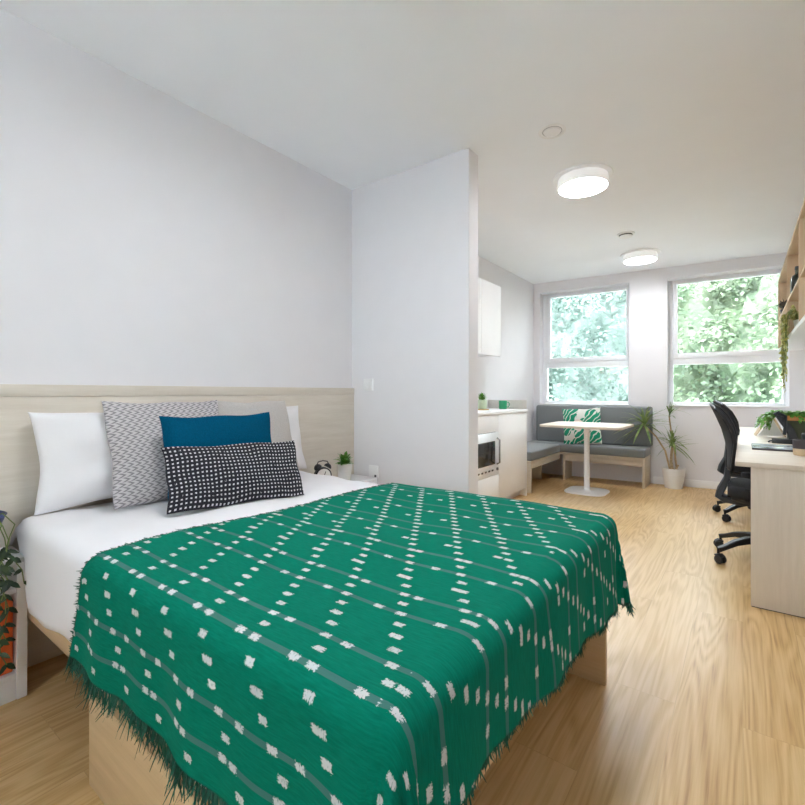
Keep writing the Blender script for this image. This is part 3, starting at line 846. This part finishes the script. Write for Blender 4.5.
# ---------------------------------------------------------------- dracaena
t = thing('dracaena', 'tall dracaena in white tapered pot beside the bench end', 'potted plant', (-.635, 6.02, 0))
MB().lathe([(0, 0), (.085, 0), (.090, .004), (.118, .222), (.116, .228), (.108, .228), (.105, .20), (0, .20)], n=44).build('pot', 'ceramic', t)
MB().lathe([(0, .201), (.104, .201), (.05, .212), (0, .216)], n=28).build('soil', 'soil', t)
def cane(pts, r): MB().tube(pts, r, 9).build('cane', 'cane', t)
cane([(-.01, 0, .20), (-.025, -.01, .30), (-.02, 0, .40), (-.012, 0, .47)], [.016, .015, .014, .012])
cane([(.03, .02, .20), (.0, .04, .45), (-.03, .03, .66), (-.045, .0, .82)], [.011, .009, .008, .007])
cane([(-.03, -.03, .20), (-.08, -.03, .42), (-.17, -.04, .58), (-.285, -.05, .70)], [.011, .010, .009, .008])
cane([(.02, -.03, .20), (.035, -.035, .24), (.05, -.04, .27)], [.012, .011, .008])
def headleaves(c, n, Lr, seed, up=.3, w=.016, bias=(0, 0, 0)):
    lf = MB(); rr = random.Random(seed)
    for k in range(n):
        a = k * 2.4 + rr.uniform(-.3, .3); e = rr.uniform(up - .75, up + 1.0)
        d = Vector((math.cos(a) * math.cos(e), math.sin(a) * math.cos(e), math.sin(e))) + Vector(bias)
        # keep blades clear of the wall and the bench back
        if d.y > .1: d.y *= .25
        if c[0] < -.2:
            d.y = d.y * .6 - .1; d.z = max(d.z, -.35)
        z = c[2] - .05 + .10 * k / n
        lf.leaf((c[0], c[1], z), d, (0, 0, 1), rr.uniform(*Lr), w * rr.uniform(.8, 1.2), rr.uniform(.15, .6), 6, .25)
    lf.build('leaf_crown', 'leaf dracaena', t, normals=False, smooth=180)
headleaves((-.012, 0, .50), 40, (.18, .30), 1, .55, .018)
headleaves((-.045, 0, .845), 20, (.16, .26), 2, .8, .017, (.35, 0, .2))
headleaves((-.29, -.05, .72), 40, (.24, .40), 3, .35, .026)

# ---------------------------------------------------------------- desk
DX0, DX1 = -.033, XR - .002
t = thing('desk', 'long pale wood desk along the right wall', 'desk', (.3, 2.92, 0))
DM = Matrix.Translation((-.3, -2.92, 0))
MB().box(DX0, DX1, 2.905, 5.80, .711, .736, .004).xf(DM).build('desktop', 'oakX', t)
MB().box(.032, DX1, 2.918, 2.943, .004, .7105, .002).xf(DM).build('end_panel', 'oakZ', t)
MB().box(.26, DX1, 4.33, 4.355, 0, .7105, .002).xf(DM).build('middle_panel', 'oakZ', t)
MB().box(.032, DX1, 5.77, 5.795, 0, .7105, .002).xf(DM).build('end_panel', 'oakZ', t)
MB().box(.56, .575, 2.944, 4.3295, .35, .7105, .001).xf(DM).build('modesty_panel', 'oakY', t)
MB().box(.035, .585, 2.920, 2.941, 0, .004, 0).xf(DM).build('gap_shade_strip', 'charcoal', t)  # dark strip stands in for the shaded gap under the end panel

# ---------------------------------------------------------------- office chairs
ch = thing('office_chair', 'black mesh office chair at the near end of the desk', 'office chair', (.115, 3.72, 0), 0, 'black office chairs')
# backrest shell
cen = [(.60, -.192), (.64, -.190), (.70, -.188), (.77, -.200), (.853, -.220), (.951, -.258), (1.015, -.286)]
edg = [(.60, -.170), (.64, -.165), (.70, -.158), (.77, -.150), (.853, -.164), (.951, -.205), (1.015, -.252)]
def lerp(tab, z):
    for (a, p), (c, q) in zip(tab, tab[1:]):
        if z <= c: return p + (q - p) * (z - a) / (c - a)
    return tab[-1][1]
def backp(u, v, off=0):
    z = .60 + .415 * v; a = 2 * u - 1
    w = .225 * (1 - .22 * (1 - v) ** 2 - .30 * max(0, v - .82) / .18 * .4)
    zz = z - .03 * a * a * max(0, v - .6) / .4
    x = lerp(cen, z) * (1 - a * a) + lerp(edg, z) * a * a
    return Vector((x + off, a * w, zz))
b = MB(); b.grid(18, 24, lambda u, v: backp(u, v)); o = b.build('backrest', 'blackmesh', ch, smooth=180)
md = o.modifiers.new('thick', 'SOLIDIFY'); md.thickness = .012
pts = [backp(0, k / 12, -.003) for k in range(13)] + [backp(k / 10, 1, -.003) for k in range(1, 10)] + [backp(1, 1 - k / 12, -.003) for k in range(13)] + [backp(1 - k / 10, 0, -.003) for k in range(1, 10)]
b = MB(); b.tube(pts + [pts[0]], .010, 8, cap=False); b.build('back_frame', 'blackplastic', ch)
b = MB(); b.bar([(.06, 0, .385), (-.12, 0, .375), (-.215, 0, .385), (-.245, 0, .405), (-.235, 0, .44), (-.20, 0, .52), (-.196, 0, .60), (-.196, 0, .66), (-.198, 0, .70), (-.203, 0, .735)],
                 [.16, .16, .14, .13, .12, .10, .09, .085, .08, .06], [.035, .035, .04, .045, .045, .04, .03, .024, .018, .014], (0, 1, 0)); b.build('back_carrier', 'blackplastic', ch)
# seat
def seatq(u, v):
    return None
b = MB(); b.prism(rrect(.235, .24, .09), .425, .500, .028, 4); b.xf(Matrix.Translation((.04, 0, 0))); b.build('seat', 'blacksoft', ch)
b = MB(); b.prism(rrect(.215, .22, .09), .405, .4245, .006, 2); b.xf(Matrix.Translation((.04, 0, 0))); b.build('seat_pan', 'blackplastic', ch)
b = MB(); b.box(-.06, .10, -.07, .07, .345, .404, .015, 3); b.build('mechanism', 'blackplastic', ch)
b = MB(); b.tube([(.03, .06, .375), (.05, .20, .37), (.06, .26, .365)], [.005, .005, .009], 8); b.build('lever', 'blackplastic', ch)
for s in (-1, 1):
    a = MB(); a.bar([(.06, s * .19, .40), (.06, s * .265, .41), (.055, s * .275, .47), (.045, s * .275, .575)], [.05, .05, .05, .045], .018, (1, 0, 0)); arm = a.build('armrest', 'blackplastic', ch)
    MB().prism(rrect(.125, .04, .035), .576, .606, .008, 3).xf(Matrix.Translation((.0, s * .270, 0))).build('arm_pad', 'blacksoft', arm)
b = MB(); b.lathe([(0, .09), (.05, .09), (.055, .10), (.05, .165), (.030, .175), (.026, .18), (.026, .30), (.018, .302), (.018, .346), (0, .346)], n=24); b.build('gas_column', 'blackplastic', ch)
for k in range(5):
    a = math.radians(180 - 36 + 72 * k); c, s = math.cos(a), math.sin(a)
    b = MB(); prof = [(.035, .140), (.11, .145), (.19, .128), (.26, .098), (.298, .084)]
    b.bar([(r * c, r * s, z) for r, z in prof], [.05, .048, .042, .036, .030], [.05, .042, .034, .028, .03], (-s, c, 0))
    leg = b.build('base_leg', 'blackplastic', ch)
    aa = a + .9 + k
    ca, sa = math.cos(aa), math.sin(aa); cx, cy = .298 * c, .298 * s
    q = MB()
    for sd in (-1, 1):
        q.lathe([(0, -.009), (.022, -.009), (.027, -.005), (.027, .005), (.022, .009), (0, .009)], n=20) if False else None
        w = MB().lathe([(0, -.009), (.022, -.009), (.027, -.005), (.027, .005), (.022, .009), (0, .009)], n=20)
        w.xf(Matrix.Translation((cx + .012 * ca - sd * .015 * sa, cy + .012 * sa + sd * .015 * ca, .0275)) @ Matrix.Rotation(aa, 4, 'Z') @ Matrix.Rotation(PI / 2, 4, 'X'))
        tmp = bpy.data.meshes.new('tmp'); w.bm.to_mesh(tmp); w.bm.free(); q.bm.from_mesh(tmp); bpy.data.meshes.remove(tmp)
    q.tube([(cx, cy, .028), (cx, cy, .09)], .008, 8)
    q.bar([(cx + .03 * ca, cy + .03 * sa, .045), (cx + .012 * ca, cy + .012 * sa, .058), (cx - .012 * ca, cy - .012 * sa, .05)], .04, .012, (-sa, ca, 0))
    q.build('castor', 'blackplastic', leg)
c2 = dup(ch); c2.location = (.085, 4.93, 0); c2.rotation_euler = (0, 0, math.radians(10))
c2['label'] = 'black mesh office chair at the window end of the desk, behind the other'

# ---------------------------------------------------------------- wall shelves
SX = .285
sh = thing('wall_shelf_unit', 'pale wood cubby shelf unit on the wall above the desk', 'shelf unit', (SX, 4.2, 1.51))
SM = Matrix.Translation((-SX, -4.2, -1.51)); SB = XR - .002
YS0, YS1 = 1.95, 5.99
def sp_(name, mat, *q): return MB().box(*q, .002).xf(SM).build(name, mat, sh)
sp_('top_board', 'tanY', SX, SB, YS0, YS1, 2.195, 2.22)
sp_('bottom_board', 'white', SX, SB, YS0, YS1, 1.51, 1.54)
sp_('back_panel', 'tanY', SB - .012, SB - .002, YS0, YS1, 1.541, 2.194)
for y in (1.95, 2.86, 3.826, 4.80, 5.968): sp_('divider', 'tanZ', SX, SB - .013, y, y + .022, 1.541, 2.194)
for y0, y1 in ((3.849, 4.799), (4.823, 5.967), (2.883, 3.825)): sp_('shelf_board', 'tanY', SX + .006, SB - .013, y0, y1, 1.822, 1.842)
t = thing('bottle', 'dark bottle on the middle shelf above the desk', 'bottle', (.336, 4.60, 1.8425))
MB().lathe([(0, 0), (.040, 0), (.044, .005), (.044, .115), (.036, .14), (.017, .155), (.016, .185), (.019, .187), (.019, .197), (0, .197)], n=32).build('body', 'bottle', t)
MB().lathe([(0, .1975), (.018, .1975), (.018, .212), (0, .213)], n=24).build('stopper', 'blackplastic', t)
t = thing('dried_plant', 'dark dried leaf plant on the far end of the wall shelf', 'potted plant', (.335, 5.82, 1.8425))
MB().lathe([(0, 0), (.035, 0), (.045, .06), (.042, .062), (0, .055)], n=28).build('pot', 'charcoal', t)
lf = MB(); rr = random.Random(21)
for k in range(26):
    a = k * 2.4; e = rr.uniform(.5, 1.4)
    lf.leaf((0, 0, .055), (math.cos(a) * math.cos(e), math.sin(a) * math.cos(e), math.sin(e)), (0, 0, 1), rr.uniform(.10, .19), .045, .25, 4, .2)
lf.build('leaves', 'leaf brown', t, normals=False, smooth=180)
t = thing('folded_cloth', 'blue grey folded cloth on the lower wall shelf', 'cloth', (.37, 3.35, 1.5405))
for k in range(3): MB().box(-.07, .12, -.13, .13, k * .028, k * .028 + .0275, .012, 3).build('fold', 'bluegrey', t)
# hanging plant
t = thing('hanging_plant', 'yellow green trailing plant spilling off the lower wall shelf', 'potted plant', (.365, 4.56, 1.5405))
MB().lathe([(0, 0), (.045, 0), (.048, .003), (.058, .095), (.055, .098), (.052, .09), (0, .088)], n=32).build('pot', 'ceramic', t)
MB().lathe([(0, .0885), (.0515, .0885), (0, .092)], n=24).build('soil', 'soil', t)
b = MB(); lf = MB(); rr = random.Random(31)
for k in range(34):
    yo = rr.uniform(-.17, .17); Ld = rr.choice((.04, .06, .08, .10, .13, .16, .22, .30, .38)) + rr.uniform(0, .06)
    pts = [Vector((-.02, yo * .3, .09)), Vector((-.055, yo * .7, .165 + rr.uniform(-.04, .05)))]
    x = -.098 - rr.uniform(0, .02); n = int(Ld / .035) + 3
    for i in range(n):
        f = i / (n - 1); pts.append(Vector((x + .008 * math.sin(i * .9 + k), yo + .012 * math.sin(i * .8 + k), .13 - (.13 + Ld) * f)))
    b.tube(pts, .0015, 5)
    for p in pts[1:]:
        for s in (-1, 1):
            d = Vector((rr.uniform(-.5, .2), s * rr.uniform(.4, 1), rr.uniform(-.6, .3)))
            lf.leaf(p, d, (-1, 0, .4), rr.uniform(.024, .042), rr.uniform(.015, .023), .3, 3, .2)
for k in range(60):
    a = rr.uniform(0, 2 * PI); e = rr.uniform(.2, 1.4)
    lf.leaf((.02 * math.cos(a), .03 * math.sin(a), .095 + rr.uniform(0, .06)), (math.cos(a) * math.cos(e) - .3, math.sin(a) * math.cos(e), math.sin(e)), (0, 0, 1), rr.uniform(.04, .08), .016, .3, 3, .2)
b.build('stems', 'stem', t); lf.build('leaves', 'leaf yellow', t, normals=False, smooth=180)

# ---------------------------------------------------------------- desk items
ZD = .7365
t = thing('magazine', 'dark edged glossy magazine lying near the front of the desk', 'magazine', (.15, 3.72, ZD))
MB().box(-.105, .105, -.165, .14, 0, .010, .001).build('pages', 'charcoal', t)
MB().box(-.104, .104, -.160, .139, .0102, .0125, 0).build('cover', 'cover', t)
t = thing('pen_pot', 'two-tone charcoal and tan pot at the near end of the desk', 'pot', (.275, 3.40, ZD))
MB().lathe([(0, 0), (.044, 0), (.047, .003), (.049, .038), (0, .038)], n=36).build('lower_band', 'kraft', t)
MB().lathe([(0, .0382), (.049, .0382), (.051, .085), (.048, .087), (.045, .084), (.043, .05), (0, .048)], n=36).build('upper_band', 'charcoal', t)
t = thing('lidded_tin', 'round black lidded tin standing behind the two-tone pot', 'tin', (.33, 3.62, ZD))
MB().lathe([(0, 0), (.045, 0), (.048, .004), (.048, .085), (0, .085)], n=32).build('body', 'blackplastic', t)
MB().lathe([(0, .0852), (.050, .0852), (.050, .105), (.046, .110), (0, .112)], n=32).build('lid', 'blackplastic', t)
# desk lamp, folded low
t = thing('desk_lamp', 'low black desk lamp folded over in front of the desk plant', 'desk lamp', (.235, 4.13, ZD))
MB().prism(rrect(.072, .05, .03), 0, .030, .010, 3).build('base', 'blackplastic', t)
MB().bar([(-.055, 0, .018), (-.085, 0, .012), (-.092, 0, .003)], .03, .008, (0, 1, 0)).build('cable_tail', 'blackplastic', t)
MB().bar([(.045, 0, .03), (.028, 0, .09), (-.01, 0, .15), (-.05, 0, .215)], [.04, .04, .036, .03], [.05, .045, .04, .035], (0, 1, 0)).build('arm', 'blackplastic', t)
MB().bar([(-.04, 0, .205), (.0, 0, .19), (.0, 0, .10), (-.005, 0, .06)], [.05, .05, .05, .04], [.03, .02, .02, .02], (0, 1, 0)).build('shade', 'blackplastic', t)
# tent calendar
t = thing('desk_calendar', 'kraft tent calendar standing on the desk beside the plant', 'calendar', (.165, 4.72, ZD), math.radians(4))
b = MB(); b.bar([(-.088, 0, .004), (.012, 0, .178)], .16, .006, (0, 1, 0)); b.build('front_cover', 'kraft', t)
b = MB(); b.bar([(.10, 0, .004), (.018, 0, .178)], .16, .006, (0, 1, 0)); b.build('back_cover', 'kraft', t)
b = MB(); b.bar([(-.052, -.005, .0), (.012, -.005, .12)], .12, .02, (0, 1, 0)); 
b = MB(); b.prism([(-.070, -.081), (.084, -.081), (.015, -.0805)], 0, .001, 0)
b = MB()
vs = [b.bm.verts.new(p) for p in ((-.075, -.07, .008), (.088, -.07, .008), (.014, -.07, .155), (-.075, -.074, .008), (.088, -.074, .008), (.014, -.074, .155))]
for f in ((0, 1, 2), (5, 4, 3), (0, 3, 4, 1), (1, 4, 5, 2), (2, 5, 3, 0)): b.bm.faces.new([vs[i] for i in f])
b.build('side_card', 'paper', t)
MB().tube([(.014, -.07, .182), (.014, .07, .182)], .007, 8).build('spiral', 'chrome', t)
# desk plant
t = thing('desk_plant', 'leafy green plant in dark pot with terracotta rim on desk', 'potted plant', (.315, 4.37, ZD))
MB().lathe([(0, 0), (.050, 0), (.054, .004), (.064, .150), (0, .150)], n=36).build('pot', 'olive', t)
MB().lathe([(.060, .1502), (.068, .1502), (.070, .156), (.070, .182), (.066, .186), (.061, .182), (.059, .1502)], n=36).build('rim', 'terracotta', t)
MB().lathe([(0, .165), (.0605, .165), (0, .172)], n=24).build('soil', 'soil', t)
lf = MB(); rr = random.Random(41); b = MB()
for k in range(130):
    a = rr.uniform(0, 2 * PI); e = rr.uniform(-.1, .9); q = rr.uniform(0, .05)
    lf.leaf((q * math.cos(a), q * math.sin(a), .178 + rr.uniform(0, .025)), (math.cos(a) * math.cos(e), math.sin(a) * math.cos(e), math.sin(e) * .7), (0, 0, 1), rr.uniform(.05, .10), rr.uniform(.018, .03), .45, 4, .2)
for k in range(14):
    yo = rr.uniform(-.02, .22)
    e = rr.uniform(.6, 1.0)
    pts = [Vector((-.02, 0, .175)), Vector((-.09, yo * .4, .215)), Vector((-.16 * e, yo * .8, .20)), Vector((-.21 * e, yo, .15 + rr.uniform(-.03, .03))), Vector((-.235 * e, yo + .02, .08 + rr.uniform(-.02, .05)))]
    b.tube(pts, .0018, 5)
    for i in range(len(pts) - 1):
        for f in (0, .33, .66):
            p = pts[i].lerp(pts[i + 1], f)
            for s in (-1, 1): lf.leaf(p, (rr.uniform(-.7, .2), s * rr.uniform(.3, 1), rr.uniform(-.4, .4)), (-.3, 0, 1), rr.uniform(.028, .045), rr.uniform(.016, .024), .3, 3, .2)
b.build('stems', 'stem', t); lf.build('leaves', 'leaf bright', t, normals=False, smooth=180)
mug((.375, 4.66, ZD), 'tealmug', 'teal mug on the desk behind the plant pot', 0, 1.2)

# ---------------------------------------------------------------- light
w = bpy.data.worlds.new('World'); scn.world = w; w.use_nodes = True
bg = w.node_tree.nodes['Background']; bg.inputs[0].default_value = (.86, .92, 1.0, 1); bg.inputs[1].default_value = 11
sun = bpy.data.lights.new('sun', 'SUN'); sun.energy = 6; sun.angle = math.radians(2); sun.color = (1, .96, .88)
so = bpy.data.objects.new('sun', sun); COL.objects.link(so)
so.rotation_euler = Vector((.35, .62, -.70)).to_track_quat('-Z', 'Y').to_euler()

# ---------------------------------------------------------------- camera
cam = bpy.data.cameras.new('camera'); co = bpy.data.objects.new('camera', cam); COL.objects.link(co)
cam.sensor_width = 36; cam.sensor_fit = 'HORIZONTAL'
FPX = 455.0
cam.lens = FPX / 805 * 36; cam.shift_y = -10 / 805; cam.clip_start = .02; cam.clip_end = 200
co.location = (0, 0, 1.09); co.rotation_euler = (PI / 2, 0, math.atan(340.5 / FPX))
scn.camera = co
scn.view_settings.view_transform = 'Standard'; scn.view_settings.look = 'None'
scn.view_settings.exposure = 1.2; scn.view_settings.gamma = 1; scn.view_settings.use_curve_mapping = False
scn.cycles.max_bounces = 14; scn.cycles.diffuse_bounces = 10; scn.cycles.transparent_max_bounces = 16
